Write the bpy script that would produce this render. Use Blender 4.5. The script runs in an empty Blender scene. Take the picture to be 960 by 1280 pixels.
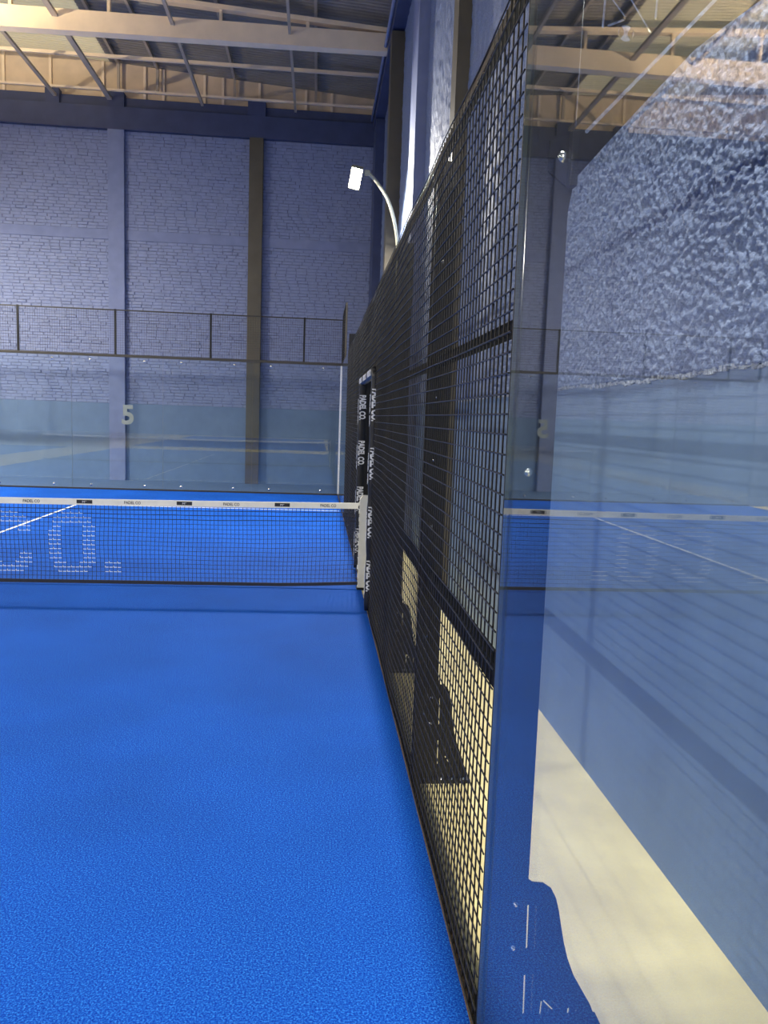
import bpy, bmesh, math, random
import numpy as np
from mathutils import Vector, Matrix

# ------------------------------------------------------------------ camera, world, exposure
scene = bpy.context.scene
COL = scene.collection
CAM_LOC = (-0.513, -8.221, 1.810)
CAM_YAW, CAM_PITCH, CAM_ROLL = 0.08779, -0.11819, 0.03469     # to the right, downwards, counter-clockwise
CAM_F = 980.6                                                # focal length in pixels of a 960 x 1280 frame
EXPOSURE = 0.0
LAMP_POWER = 3100.0
DAYLIGHT = 2.5

cam = bpy.data.cameras.new('camera')
cam.sensor_fit = 'AUTO'; cam.sensor_width = 36.0
cam.lens = 36.0 * CAM_F / 1280.0
cam.clip_start = 0.02; cam.clip_end = 200
camo = bpy.data.objects.new('camera', cam); COL.objects.link(camo)
_f = Vector((math.sin(CAM_YAW)*math.cos(CAM_PITCH), math.cos(CAM_YAW)*math.cos(CAM_PITCH), math.sin(CAM_PITCH)))
_r = Vector((math.cos(CAM_YAW), -math.sin(CAM_YAW), 0)); _u = _r.cross(_f)
_r2 = math.cos(CAM_ROLL)*_r + math.sin(CAM_ROLL)*_u
_u2 = -math.sin(CAM_ROLL)*_r + math.cos(CAM_ROLL)*_u
camo.matrix_world = Matrix(((_r2.x, _u2.x, -_f.x, CAM_LOC[0]), (_r2.y, _u2.y, -_f.y, CAM_LOC[1]),
                            (_r2.z, _u2.z, -_f.z, CAM_LOC[2]), (0, 0, 0, 1)))
scene.camera = camo

world = bpy.data.worlds.new('world'); scene.world = world
world.use_nodes = True
_bg = world.node_tree.nodes['Background']
_bg.inputs[0].default_value = (0.85, 0.92, 1.0, 1); _bg.inputs[1].default_value = DAYLIGHT

vs = scene.view_settings
vs.view_transform = 'Standard'; vs.look = 'None'; vs.gamma = 1.0; vs.exposure = EXPOSURE
vs.use_curve_mapping = False
random.seed(7); rng = np.random.default_rng(7)

# ------------------------------------------------------------------ materials
def s2l(r, g, b):
    f = lambda c: ((c/255)/12.92 if c/255 <= 0.04045 else ((c/255+0.055)/1.055)**2.4)
    return (f(r), f(g), f(b), 1.0)

def new_mat(name):
    m = bpy.data.materials.new(name); m.use_nodes = True
    nt = m.node_tree
    return m, nt, nt.nodes['Principled BSDF']

def mat(name, col, rough=0.6, metal=0.0, var=0.12, scale=8.0, bump=0.0, bscale=60.0, bdist=0.004, spec=0.5, coat=0.0, stretch=None, detail=6.0):
    """painted / plain surface with procedural colour variation and fine relief"""
    m, nt, b = new_mat(name); N, L = nt.nodes, nt.links
    tc = N.new('ShaderNodeTexCoord'); mp = N.new('ShaderNodeMapping')
    L.new(tc.outputs['Object'], mp.inputs[0])
    if stretch: mp.inputs['Scale'].default_value = stretch
    nz = N.new('ShaderNodeTexNoise'); nz.inputs['Scale'].default_value = scale; nz.inputs['Detail'].default_value = detail
    L.new(mp.outputs[0], nz.inputs['Vector'])
    cr = N.new('ShaderNodeValToRGB')
    cr.color_ramp.elements[0].position = 0.3; cr.color_ramp.elements[1].position = 0.7
    cr.color_ramp.elements[0].color = tuple(c*(1-var) for c in col[:3]) + (1,)
    cr.color_ramp.elements[1].color = tuple(min(1, c*(1+var)) for c in col[:3]) + (1,)
    L.new(nz.outputs[0], cr.inputs[0]); L.new(cr.outputs[0], b.inputs['Base Color'])
    b.inputs['Roughness'].default_value = rough; b.inputs['Metallic'].default_value = metal
    b.inputs['Specular IOR Level'].default_value = spec
    if coat: b.inputs['Coat Weight'].default_value = coat; b.inputs['Coat Roughness'].default_value = 0.15
    if bump:
        n2 = N.new('ShaderNodeTexNoise'); n2.inputs['Scale'].default_value = bscale; n2.inputs['Detail'].default_value = 4
        L.new(mp.outputs[0], n2.inputs['Vector'])
        bp = N.new('ShaderNodeBump'); bp.inputs['Strength'].default_value = bump; bp.inputs['Distance'].default_value = bdist
        L.new(n2.outputs[0], bp.inputs['Height']); L.new(bp.outputs[0], b.inputs['Normal'])
    return m

def glass_mat():
    """flat sheet glass: straight-through tinted transmission plus Fresnel reflection on both faces"""
    m = bpy.data.materials.new('clear_glass'); m.use_nodes = True
    nt = m.node_tree; N, L = nt.nodes, nt.links; N.clear()
    out = N.new('ShaderNodeOutputMaterial'); mix = N.new('ShaderNodeMixShader')
    tr = N.new('ShaderNodeBsdfTransparent'); gl = N.new('ShaderNodeBsdfGlossy')
    tr.inputs[0].default_value = (0.945, 0.972, 0.98, 1)
    gl.inputs['Roughness'].default_value = 0.0; gl.inputs[0].default_value = (1, 1, 1, 1)
    geo = N.new('ShaderNodeNewGeometry'); mr = N.new('ShaderNodeMapRange')
    mr.inputs['To Min'].default_value = 1.5; mr.inputs['To Max'].default_value = 1/1.5
    L.new(geo.outputs['Backfacing'], mr.inputs[0])
    fr = N.new('ShaderNodeFresnel'); L.new(mr.outputs[0], fr.inputs[0])
    L.new(fr.outputs[0], mix.inputs[0]); L.new(tr.outputs[0], mix.inputs[1]); L.new(gl.outputs[0], mix.inputs[2])
    L.new(mix.outputs[0], out.inputs[0])
    return m

def turf_mat():
    m, nt, b = new_mat('blue_turf'); N, L = nt.nodes, nt.links
    tc = N.new('ShaderNodeTexCoord')
    fine = N.new('ShaderNodeTexNoise'); fine.inputs['Scale'].default_value = 150; fine.inputs['Detail'].default_value = 6
    fine.inputs['Roughness'].default_value = 0.7
    big = N.new('ShaderNodeTexNoise'); big.inputs['Scale'].default_value = 0.9; big.inputs['Detail'].default_value = 5
    for n in (fine, big): L.new(tc.outputs['Object'], n.inputs['Vector'])
    cr = N.new('ShaderNodeValToRGB'); e = cr.color_ramp.elements
    e[0].position = 0.38; e[0].color = s2l(0, 46, 150); e[1].position = 0.63; e[1].color = s2l(54, 138, 228)
    k = e.new(0.5); k.color = s2l(10, 79, 187)
    L.new(fine.outputs[0], cr.inputs[0])
    hs = N.new('ShaderNodeHueSaturation')
    mr = N.new('ShaderNodeMapRange'); mr.inputs['From Min'].default_value = 0.3; mr.inputs['From Max'].default_value = 0.7
    mr.inputs['To Min'].default_value = 0.86; mr.inputs['To Max'].default_value = 1.12
    L.new(big.outputs[0], mr.inputs[0]); L.new(mr.outputs[0], hs.inputs['Value']); L.new(cr.outputs[0], hs.inputs['Color'])
    L.new(hs.outputs[0], b.inputs['Base Color'])
    bp = N.new('ShaderNodeBump'); bp.inputs['Strength'].default_value = 0.9; bp.inputs['Distance'].default_value = 0.006
    L.new(fine.outputs[0], bp.inputs['Height']); L.new(bp.outputs[0], b.inputs['Normal'])
    b.inputs['Roughness'].default_value = 0.75; b.inputs['Specular IOR Level'].default_value = 0.10
    b.inputs['Sheen Weight'].default_value = 0.0; b.inputs['Sheen Roughness'].default_value = 0.5
    return m

def concrete_mat():
    m, nt, b = new_mat('beige_concrete'); N, L = nt.nodes, nt.links
    tc = N.new('ShaderNodeTexCoord')
    big = N.new('ShaderNodeTexNoise'); big.inputs['Scale'].default_value = 2.4; big.inputs['Detail'].default_value = 9
    sp = N.new('ShaderNodeTexVoronoi'); sp.inputs['Scale'].default_value = 9
    for n in (big, sp): L.new(tc.outputs['Object'], n.inputs['Vector'])
    cr = N.new('ShaderNodeValToRGB'); e = cr.color_ramp.elements
    e[0].position = 0.3; e[0].color = s2l(212, 197, 142); e[1].position = 0.72; e[1].color = s2l(245, 230, 168)
    L.new(big.outputs[0], cr.inputs[0])
    c2 = N.new('ShaderNodeValToRGB'); e = c2.color_ramp.elements
    e[0].position = 0.012; e[0].color = (0.25, 0.23, 0.2, 1); e[1].position = 0.03; e[1].color = (1, 1, 1, 1)
    L.new(sp.outputs['Distance'], c2.inputs[0])
    mx = N.new('ShaderNodeMix'); mx.data_type = 'RGBA'; mx.blend_type = 'MULTIPLY'; mx.inputs[0].default_value = 0.5
    L.new(cr.outputs[0], mx.inputs[6]); L.new(c2.outputs[0], mx.inputs[7]); L.new(mx.outputs[2], b.inputs['Base Color'])
    bp = N.new('ShaderNodeBump'); bp.inputs['Strength'].default_value = 0.15; bp.inputs['Distance'].default_value = 0.004
    L.new(big.outputs[0], bp.inputs['Height']); L.new(bp.outputs[0], b.inputs['Normal'])
    b.inputs['Roughness'].default_value = 0.55
    return m

def emis_mat(name, col, strength):
    m = bpy.data.materials.new(name); m.use_nodes = True
    nt = m.node_tree; N, L = nt.nodes, nt.links; N.clear()
    out = N.new('ShaderNodeOutputMaterial'); em = N.new('ShaderNodeEmission')
    em.inputs[0].default_value = col; em.inputs[1].default_value = strength
    L.new(em.outputs[0], out.inputs[0])
    return m

def translucent_mat():
    m = bpy.data.materials.new('translucent_roof_sheet'); m.use_nodes = True
    nt = m.node_tree; N, L = nt.nodes, nt.links; N.clear()
    out = N.new('ShaderNodeOutputMaterial'); mix = N.new('ShaderNodeMixShader')
    t = N.new('ShaderNodeBsdfTranslucent'); d = N.new('ShaderNodeBsdfDiffuse')
    t.inputs[0].default_value = (0.75, 0.68, 0.52, 1); d.inputs[0].default_value = (0.7, 0.66, 0.55, 1)
    mix.inputs[0].default_value = 0.4
    L.new(t.outputs[0], mix.inputs[1]); L.new(d.outputs[0], mix.inputs[2]); L.new(mix.outputs[0], out.inputs[0])
    return m

PAINT = (0.205, 0.252, 0.43, 1)
M = {}
M['glass'] = glass_mat()
M['turf'] = turf_mat()
M['concrete'] = concrete_mat()
M['glass_edge'] = mat('ground_glass_edge', (0.14, 0.17, 0.145, 1), 0.35, var=0.05)
M['line'] = mat('white_line_paint', (0.85, 0.86, 0.9, 1), 0.8, var=0.1, scale=60)
M['smooth_wall'] = mat('smooth_blue_wall_paint', (0.145, 0.215, 0.335, 1), 0.55, var=0.07, scale=3.5, bump=0.12, bscale=40, bdist=0.004)
M['stucco'] = mat('rough_blue_stucco_paint', (0.17, 0.215, 0.34, 1), 0.68, var=0.25, scale=70, bump=0.7, bscale=110, bdist=0.008, detail=3, spec=0.3)
M['lip'] = mat('bare_plaster_edge', (0.34, 0.37, 0.43, 1), 0.85, var=0.25, scale=60, bump=0.8, bscale=90, bdist=0.01)
M['brick'] = mat('painted_brick', (0.235, 0.275, 0.43, 1), 0.62, var=0.10, scale=5, bump=0.5, bscale=30, bdist=0.006)
M['mortar'] = mat('painted_mortar', (0.17, 0.19, 0.295, 1), 0.75, var=0.35, scale=12, bump=0.6, bscale=40, bdist=0.008)
M['blue_concrete'] = mat('blue_painted_concrete', (0.225, 0.26, 0.41, 1), 0.75, var=0.08, scale=4, bump=0.15, bscale=30, spec=0.2)
M['navy'] = mat('navy_painted_concrete', (0.048, 0.064, 0.14, 1), 0.55, var=0.12, scale=3, bump=0.15, bscale=25)
M['brown'] = mat('olive_brown_steel_paint', (0.105, 0.09, 0.062, 1), 0.5, var=0.12, scale=3)
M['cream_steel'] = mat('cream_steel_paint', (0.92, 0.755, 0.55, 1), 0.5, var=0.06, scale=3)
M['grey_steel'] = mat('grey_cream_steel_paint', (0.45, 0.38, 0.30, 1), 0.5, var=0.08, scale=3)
M['gable'] = mat('beige_gable_sheet', (0.70, 0.555, 0.39, 1), 0.6, var=0.10, scale=2.5)
M['roof'] = mat('grey_roof_sheet', (0.25, 0.225, 0.19, 1), 0.5, metal=0.1, var=0.12, scale=2.0)
M['skylight'] = translucent_mat()
M['black'] = mat('black_powder_coat', (0.012, 0.012, 0.013, 1), 0.36, var=0.15, scale=15, spec=0.3)
M['wire'] = mat('black_fence_wire', (0.030, 0.026, 0.020, 1), 0.34, var=0.2, scale=20, spec=0.35)
M['sand'] = mat('brown_sand_infill', (0.16, 0.11, 0.065, 1), 0.9, var=0.5, scale=120, bump=0.8, bscale=200)
M['matte'] = mat('matte_black_paint', (0.012, 0.012, 0.012, 1), 0.75, var=0.15, scale=10, spec=0.12)
M['frame'] = mat('dark_brown_black_frame', (0.03, 0.026, 0.02, 1), 0.4, var=0.15, scale=10)
M['steel'] = mat('bright_bolt_steel', (0.75, 0.74, 0.70, 1), 0.25, metal=1.0, var=0.05)
M['pad'] = mat('black_vinyl_pad', (0.012, 0.012, 0.014, 1), 0.42, var=0.2, scale=12, bump=0.4, bscale=18, bdist=0.01)
M['white_print'] = mat('white_print', (0.85, 0.85, 0.85, 1), 0.6, var=0.04)
M['black_print'] = mat('black_print', (0.02, 0.02, 0.022, 1), 0.6, var=0.1)
M['band'] = mat('off_white_net_band', (0.88, 0.85, 0.71, 1), 0.7, var=0.06, scale=10, bump=0.1, bscale=200)
M['net'] = mat('black_net_cord', (0.018, 0.02, 0.03, 1), 0.7, var=0.2, scale=30)
M['decal'] = mat('pale_number_film', (0.22, 0.25, 0.22, 1), 0.6, var=0.05)
M['pole'] = mat('galvanised_pole', (0.30, 0.29, 0.22, 1), 0.38, metal=0.6, var=0.1)
M['lens'] = emis_mat('lit_lamp_panel', (1.0, 0.955, 0.86, 1), LAMP_POWER)
M['lens_dim'] = emis_mat('lit_lamp_panel_dimmed', (1.0, 0.955, 0.86, 1), LAMP_POWER*0.55)
M['rubber'] = mat('black_rubber', (0.02, 0.02, 0.02, 1), 0.7, var=0.2)

# ------------------------------------------------------------------ geometry helpers
def link(o, parent=None):
    COL.objects.link(o)
    if parent is not None: o.parent = parent
    return o

def empty(name, loc, label, cat, group=None):
    o = bpy.data.objects.new(name, None); o.location = loc; o.empty_display_size = 0.1
    COL.objects.link(o); o['label'] = label; o['category'] = cat
    if group: o['group'] = group
    return o

def tag(o, label=None, cat=None, group=None, kind=None):
    if label: o['label'] = label
    if cat: o['category'] = cat
    if group: o['group'] = group
    if kind: o['kind'] = kind
    return o

class MB:
    """collects shapes in world coordinates; build() links them as one mesh object, relative to the parent's origin"""
    def __init__(s): s.v = []; s.f = []; s.mi = []
    def add(s, vs_, fs_, mi=0):
        n = len(s.v); s.v += [tuple(v) for v in vs_]
        s.f += [tuple(i+n for i in f) for f in fs_]; s.mi += [mi]*len(fs_)
        return s
    def box(s, x0, x1, y0, y1, z0, z1, bev=0.0, mi=0):
        if bev <= 0:
            v = [(x, y, z) for z in (z0, z1) for y in (y0, y1) for x in (x0, x1)]
            return s.add(v, [(0, 2, 3, 1), (4, 5, 7, 6), (0, 1, 5, 4), (2, 6, 7, 3), (0, 4, 6, 2), (1, 3, 7, 5)], mi)
        bm = bmesh.new(); bmesh.ops.create_cube(bm, size=1)
        for q in bm.verts: q.co = Vector(((x0+x1)/2 + q.co.x*(x1-x0), (y0+y1)/2 + q.co.y*(y1-y0), (z0+z1)/2 + q.co.z*(z1-z0)))
        bmesh.ops.bevel(bm, geom=bm.edges[:], offset=bev, segments=2, profile=0.6, affect='EDGES')
        bm.verts.index_update()
        s.add([q.co[:] for q in bm.verts], [[q.index for q in f.verts] for f in bm.faces], mi); bm.free()
        return s
    def tube(s, pts, r, n=8, cap=True, mi=0, up=None):
        pts = [Vector(p) for p in pts]; rr = r if isinstance(r, (list, tuple)) else [r]*len(pts)
        base = len(s.v); prev = None
        for i, p in enumerate(pts):
            t = (pts[min(i+1, len(pts)-1)] - pts[max(i-1, 0)]).normalized()
            a = prev if prev is not None else (Vector((0, 0, 1)) if abs(t.z) < 0.9 else Vector((1, 0, 0)))
            u = (a - t*a.dot(t)).normalized(); w = t.cross(u); prev = u
            for k in range(n):
                g = 2*math.pi*(k+0.5)/n; q = p + rr[i]*(math.cos(g)*u + math.sin(g)*w); s.v.append(q[:])
        for i in range(len(pts)-1):
            for k in range(n):
                a = base+i*n+k; b = base+i*n+(k+1) % n
                s.f.append((a, b, b+n, a+n)); s.mi.append(mi)
        if cap:
            s.f.append(tuple(base+k for k in reversed(range(n)))); s.mi.append(mi)
            e = base+(len(pts)-1)*n
            s.f.append(tuple(e+k for k in range(n))); s.mi.append(mi)
        return s
    def lathe(s, c, axis, prof, n=12, mi=0):
        """prof: (distance along axis, radius)"""
        c = Vector(c); ax = Vector(axis).normalized(); a = Vector((0, 0, 1)) if abs(ax.z) < 0.9 else Vector((1, 0, 0))
        u = (a-ax*a.dot(ax)).normalized(); w = ax.cross(u); base = len(s.v)
        for d, r in prof:
            for k in range(n):
                g = 2*math.pi*k/n; s.v.append((c+ax*d+r*(math.cos(g)*u+math.sin(g)*w))[:])
        for i in range(len(prof)-1):
            for k in range(n):
                a = base+i*n+k; b = base+i*n+(k+1) % n
                s.f.append((a, b, b+n, a+n)); s.mi.append(mi)
        s.f.append(tuple(base+k for k in reversed(range(n)))); s.mi.append(mi)
        e = base+(len(prof)-1)*n; s.f.append(tuple(e+k for k in range(n))); s.mi.append(mi)
        return s
    def mesh(s, name, off=(0, 0, 0)):
        me = bpy.data.meshes.new(name)
        me.from_pydata([(v[0]-off[0], v[1]-off[1], v[2]-off[2]) for v in s.v], [], s.f)
        return me
    def build(s, name, mats, parent=None, smooth=False, loc=None, kind=None):
        off = tuple(parent.location) if (parent is not None and parent.parent is None) else (0, 0, 0)
        if parent is not None and parent.parent is not None:
            off = tuple(parent.parent.location + parent.location)
        if parent is None and loc is not None: off = loc
        me = s.mesh(name, off)
        mats = mats if isinstance(mats, (list, tuple)) else [mats]
        for m in mats: me.materials.append(m)
        me.polygons.foreach_set('material_index', s.mi)
        if smooth: me.polygons.foreach_set('use_smooth', [True]*len(me.polygons))
        me.update()
        bm = bmesh.new(); bm.from_mesh(me); bmesh.ops.recalc_face_normals(bm, faces=bm.faces[:]); bm.to_mesh(me); bm.free()
        o = bpy.data.objects.new(name, me)
        if parent is None and loc is not None: o.location = loc
        link(o, parent)
        if kind: o['kind'] = kind
        return o

def struct(o): o['kind'] = 'structure'; return o

def curve_to_mesh(cu, name):
    o = bpy.data.objects.new('tmp', cu); COL.objects.link(o)
    dg = bpy.context.evaluated_depsgraph_get()
    me = bpy.data.meshes.new_from_object(o.evaluated_get(dg)); me.name = name
    bpy.data.objects.remove(o)
    return me

def text_mesh(txt, width, height, depth=0.001, bold=0.0):
    """lettering centred on the origin in its own XY plane, scaled to width x height"""
    cu = bpy.data.curves.new('txt', 'FONT'); cu.body = txt; cu.extrude = 0.01; cu.offset = bold; cu.resolution_u = 3
    me = curve_to_mesh(cu, 'lettering'); bpy.data.curves.remove(cu)
    n = len(me.vertices); co = np.empty(n*3); me.vertices.foreach_get('co', co); co = co.reshape(-1, 3)
    lo, hi = co.min(0), co.max(0); co = co-(lo+hi)/2
    co[:, 0] *= width/(hi[0]-lo[0]); co[:, 1] *= height/(hi[1]-lo[1]); co[:, 2] *= depth/0.02
    me.vertices.foreach_set('co', co.ravel()); me.update()
    return me

def put_text(name, me, m, parent, mtx):
    """mtx: matrix from lettering plane to the world; the mesh is copied into the parent's space"""
    d = me.copy(); d.transform(mtx)
    off = parent.location if parent.parent is None else parent.parent.location + parent.location
    d.transform(Matrix.Translation(-Vector(off)))
    d.materials.clear(); d.materials.append(m)
    return link(bpy.data.objects.new(name, d), parent)

def frame_mtx(origin, xdir, ydir):
    x = Vector(xdir).normalized(); y = Vector(ydir).normalized(); z = x.cross(y); o = Vector(origin)
    return Matrix(((x.x, y.x, z.x, o.x), (x.y, y.y, z.y, o.y), (x.z, y.z, z.z, o.z), (0, 0, 0, 1)))

# dimensions (metres): court 10 x 20, its right side on x = 0, net on y = 0
WX = 0.946            # inner face of the right-hand hall wall
FY = 12.60            # inner face of the far hall wall
BY = -36.0            # back wall of the hall
LX = -24.0            # left wall of the hall
ZS = 2.03             # smooth dado below, rough above
POSTS = [-6.12, -4.44, -2.72, -1.05, 1.05, 2.72, 4.44, 6.12]

# ------------------------------------------------------------------ setting
flo = MB().box(LX-0.3, WX+0.3, BY-0.3, FY+0.3, -0.30, -0.005).build('floor', M['concrete']); struct(flo)

# right wall: smooth dado and backing, rough stucco coat on top
wr = struct(MB().box(WX, WX+0.25, BY, FY, -0.3, 10.6).build('wall_right', M['smooth_wall']))

def blur(a, r):
    for ax in (0, 1):
        c = np.cumsum(np.pad(a, [(r+1, r) if k == ax else (0, 0) for k in (0, 1)], mode='wrap'), axis=ax)
        n = a.shape[ax]
        a = (np.take(c, range(2*r+1, 2*r+1+n), axis=ax) - np.take(c, range(0, n), axis=ax))/(2*r+1)
    return a

def norm(a): return (a-a.mean())/a.std()

def stucco(y0, y1, z0, z1, step, amp, ragged):
    ny, nz = int((y1-y0)/step)+1, int((z1-z0)/step)+1
    h = norm(blur(rng.normal(size=(ny, nz)), 1))*0.95 + norm(blur(blur(rng.normal(size=(ny, nz)), 2), 2))*0.25
    Y = np.linspace(y0, y1, ny)[:, None] + np.zeros((ny, nz)); Z = np.linspace(z0, z1, nz)[None, :] + np.zeros((ny, nz))
    X = WX - 0.013 - amp*np.clip(h, -2.0, 2.6)
    if ragged:
        k = norm(np.cumsum(rng.normal(size=ny)) - np.linspace(0, 1, ny)*0)
        k = k - np.convolve(np.pad(k, 40, mode='edge'), np.ones(81)/81, 'same')[40:-40]
        Z[:, 0] += 0.012*np.clip(k, -2, 2) + 0.006*rng.normal(size=ny)
        X[:, 0] = WX + 0.002
    v = np.stack([X, Y, Z], -1).reshape(-1, 3)
    idx = np.arange(ny*nz).reshape(ny, nz)
    f = np.stack([idx[:-1, :-1], idx[:-1, 1:], idx[1:, 1:], idx[1:, :-1]], -1).reshape(-1, 4)
    me = bpy.data.meshes.new('stucco_coat')
    me.vertices.add(len(v)); me.vertices.foreach_set('co', v.ravel())
    me.loops.add(f.size); me.loops.foreach_set('vertex_index', f.ravel().astype(np.int32))
    me.polygons.add(len(f)); me.polygons.foreach_set('loop_start', np.arange(0, f.size, 4, dtype=np.int32))
    me.update(calc_edges=True); me.validate()
    me.polygons.foreach_set('use_smooth', [True]*len(f))
    me.materials.append(M['stucco'])
    o = link(bpy.data.objects.new('stucco_coat', me), wr); o['label'] = 'rough blue stucco above the smooth dado'
    return o
stucco(-6.9, -1.6, ZS, 4.3, 0.0066, 0.0046, True)
stucco(-6.9, -1.6, 4.3, 10.2, 0.03, 0.0045, False)
stucco(-1.6, FY, ZS, 10.2, 0.028, 0.0045, True)
stucco(BY, -6.9, ZS, 10.2, 0.08, 0.004, False)
# pale ragged lip where the stucco stops
lip = MB(); ys = np.arange(-6.9, FY, 0.015)
k0 = 0.012*np.sin(ys*3.1)+0.008*np.sin(ys*11.3+1)
for i in range(len(ys)-1):
    a = ZS-0.004+k0[i]*0.5+random.uniform(-.006, .006); t = random.uniform(0.003, 0.014)
    lip.box(WX-random.uniform(0.004, 0.015), WX+0.01, ys[i]-0.003, ys[i]+0.018, a-t, a+t*0.6)
lo = lip.build('plaster_lip', M['lip'], wr); lo['label'] = 'pale bare plaster edge under the stucco'

# far wall
wf = struct(MB().box(LX, WX+0.25, FY, FY+0.3, -0.3, 9.40).build('wall_far', M['mortar']))
dd = MB().box(LX, WX, FY-0.022, FY, 0, 1.97).build('dado', M['smooth_wall'], wf); dd['label'] = 'smooth blue dado'
BB0, BB1, TB = 6.03, 6.27, 8.63
MB().box(LX, WX, FY-0.026, FY, BB0, BB1, 0.004).build('bond_beam', M['blue_concrete'], wf)

MB().box(LX, WX, FY-0.03, FY, 9.16, 9.40, 0.004).build('parapet_strip', M['navy'], wf)
# bricks: random-length stretchers in courses, faces uneven
def brick_shape(l, h, d, skew):
    b = 0.006
    v = [(-l/2, 0, -h/2), (l/2, 0, -h/2+skew), (l/2, 0, h/2+skew), (-l/2, 0, h/2),
         (-l/2+b, -d, -h/2+b), (l/2-b, -d, -h/2+b+skew), (l/2-b, -d, h/2-b+skew), (-l/2+b, -d, h/2-b)]
    return v, [(4, 5, 6, 7), (0, 1, 5, 4), (1, 2, 6, 5), (2, 3, 7, 6), (3, 0, 4, 7)]
bricks = []
for z0, z1 in ((1.97, BB0), (BB1, TB)):
    rows = int(round((z1-z0)/0.078)); ch = (z1-z0)/rows
    for r_ in range(rows):
        x = WX - random.uniform(0.0, 0.26)
        while x > -12.5:
            l = random.choice((0.235, 0.24, 0.245, 0.25, 0.22, 0.125 if random.random() < .25 else 0.24))
            g = random.choice((0.006, 0.008, 0.010, 0.014, 0.020)); h = ch - random.choice((0.004, 0.006, 0.009, 0.013, 0.018))
            d = random.uniform(0.004, 0.013) if random.random() > 0.05 else random.uniform(0.018, 0.028)
            bricks.append((x-l/2, z0+(r_+0.5)*ch+random.uniform(-.003, .003), l, h, d, random.uniform(-.004, .004)))
            x -= l+g
cx_, cy_, cz_ = CAM_LOC
def in_view(b): return -8.4 < b[0] < 0.9 and b[1] > 4.06 and not (-5.85 < b[0] < -5.38) and not (-2.4 < b[0] < -2.0)
order = sorted([i for i, b in enumerate(bricks) if in_view(b) and b[2] > 0.2],
               key=lambda i: (bricks[i][0]-cx_)**2+(bricks[i][1]-cz_)**2)
single = set(order[:300])
proto = []
for k in range(12):
    l = 0.24; v, f = brick_shape(l, 0.068, random.uniform(0.005, 0.013), random.uniform(-.004, .004))
    me = bpy.data.meshes.new('brick'); me.from_pydata(v, [], f); me.materials.append(M['brick']); me.update(); proto.append(me)
rest = MB()
for i, b in enumerate(bricks):
    if i in single:
        o = bpy.data.objects.new('brick', random.choice(proto)); o.location = (b[0], FY, b[1])
        o.scale = (b[2]/0.24, 1, b[3]/0.068); link(o, wf)
    else:
        v, f = brick_shape(*b[2:]); rest.add([(p[0]+b[0], p[1]+FY, p[2]+b[1]) for p in v], f)
rest.build('brickwork', M['brick'], wf, kind='stuff')['label'] = 'blue painted brickwork'

wl = struct(MB().box(LX-0.25, LX, BY, FY, -0.3, 12.2).build('wall_left', M['smooth_wall']))
wb = struct(MB().box(LX, WX, BY-0.25, BY, -0.3, 12.2).build('wall_back', M['smooth_wall']))

# top beam, recessed strip and stubs over the far wall
tb = MB().box(LX, WX, FY-0.13, FY, TB, 9.16, 0.006).build('concrete_ring_beam', M['navy'])
tag(tb, 'long navy concrete beam along the top of the far brick wall', 'beam')
for x0, x1, lab in ((-7.29, -6.95, 'short navy concrete stub on the ring beam, leftmost of three'),
                    (-5.82, -5.41, 'short navy concrete stub on the ring beam above the blue pilaster'),
                    (-2.42, -1.98, 'short navy concrete stub on the ring beam above the brown far column')):
    tag(MB().box(x0, x1, FY-0.12, FY+0.1, 9.16, 9.50, 0.006).build('beam_stub', M['navy']), lab, 'beam stub', 'stubs on the ring beam')

# columns
bc = MB().box(-5.815, -5.418, FY-0.13, FY, 0, TB, 0.01).build('concrete_pilaster', M['blue_concrete'])
tag(bc, 'blue painted concrete pilaster on the far brick wall', 'pilaster')
def i_column(name, x0, x1, y0, y1, z1, label, along='x', m='brown'):
    """rolled-steel column: two flanges and a web"""
    o = empty(name, ((x0+x1)/2, (y0+y1)/2, 0), label, 'column')
    t = 0.016
    if along == 'x':   # flange face looks down -y
        MB().box(x0, x1, y0, y0+t, 0, z1, 0.002).build('flange', M[m], o); MB().box(x0, x1, y1-t, y1, 0, z1, 0.002).build('flange', M[m], o)
        c = (x0+x1)/2; MB().box(c-0.01, c+0.01, y0+t, y1-t, 0, z1).build('web', M[m], o)
    else:
        MB().box(x0, x0+0.02, y0, y1, 0, z1, 0.002).build('flange', M[m], o)
        MB().box(x0+0.02, x1, y0, y0+t, 0, z1).build('side_plate', M[m], o); MB().box(x0+0.02, x1, y1-t, y1, 0, z1).build('side_plate', M[m], o)
    return o
i_column('steel_column', -2.365, -2.023, FY-0.17, FY, TB, 'olive brown steel column against the far brick wall')
i_column('steel_column', 0.80, WX, 0.114, 0.42, 9.72, 'olive brown steel column on the right wall, nearest the camera', 'y')
i_column('steel_column', 0.69, WX, 7.2, 7.6, 8.95, 'olive brown steel column on the right wall next to the corner', 'y')
tag(MB().box(0.775, WX, 3.5, 4.25, 0, 9.75, 0.01).build('concrete_pilaster', M['blue_concrete']), 'wide blue concrete pilaster on the right wall between two brown columns', 'pilaster')
tag(MB().box(0.72, WX, 11.6, FY-0.135, 0, 8.98, 0.01).build('concrete_pilaster', M['navy']), 'navy concrete pilaster in the far right corner', 'pilaster')
tag(MB().box(0.70, WX, 4.3, FY-0.14, 9.0, 9.62, 0.006).build('concrete_beam', M['navy']), 'navy concrete beam along the top of the right wall', 'beam')
tag(MB().tube([(0.66, 4.4, 9.2), (0.66, FY-0.2, 9.2)], 0.035, 8).build('conduit_pipe', M['blue_concrete'], smooth=True), 'thin blue pipe running along the navy wall beam', 'pipe')

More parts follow.
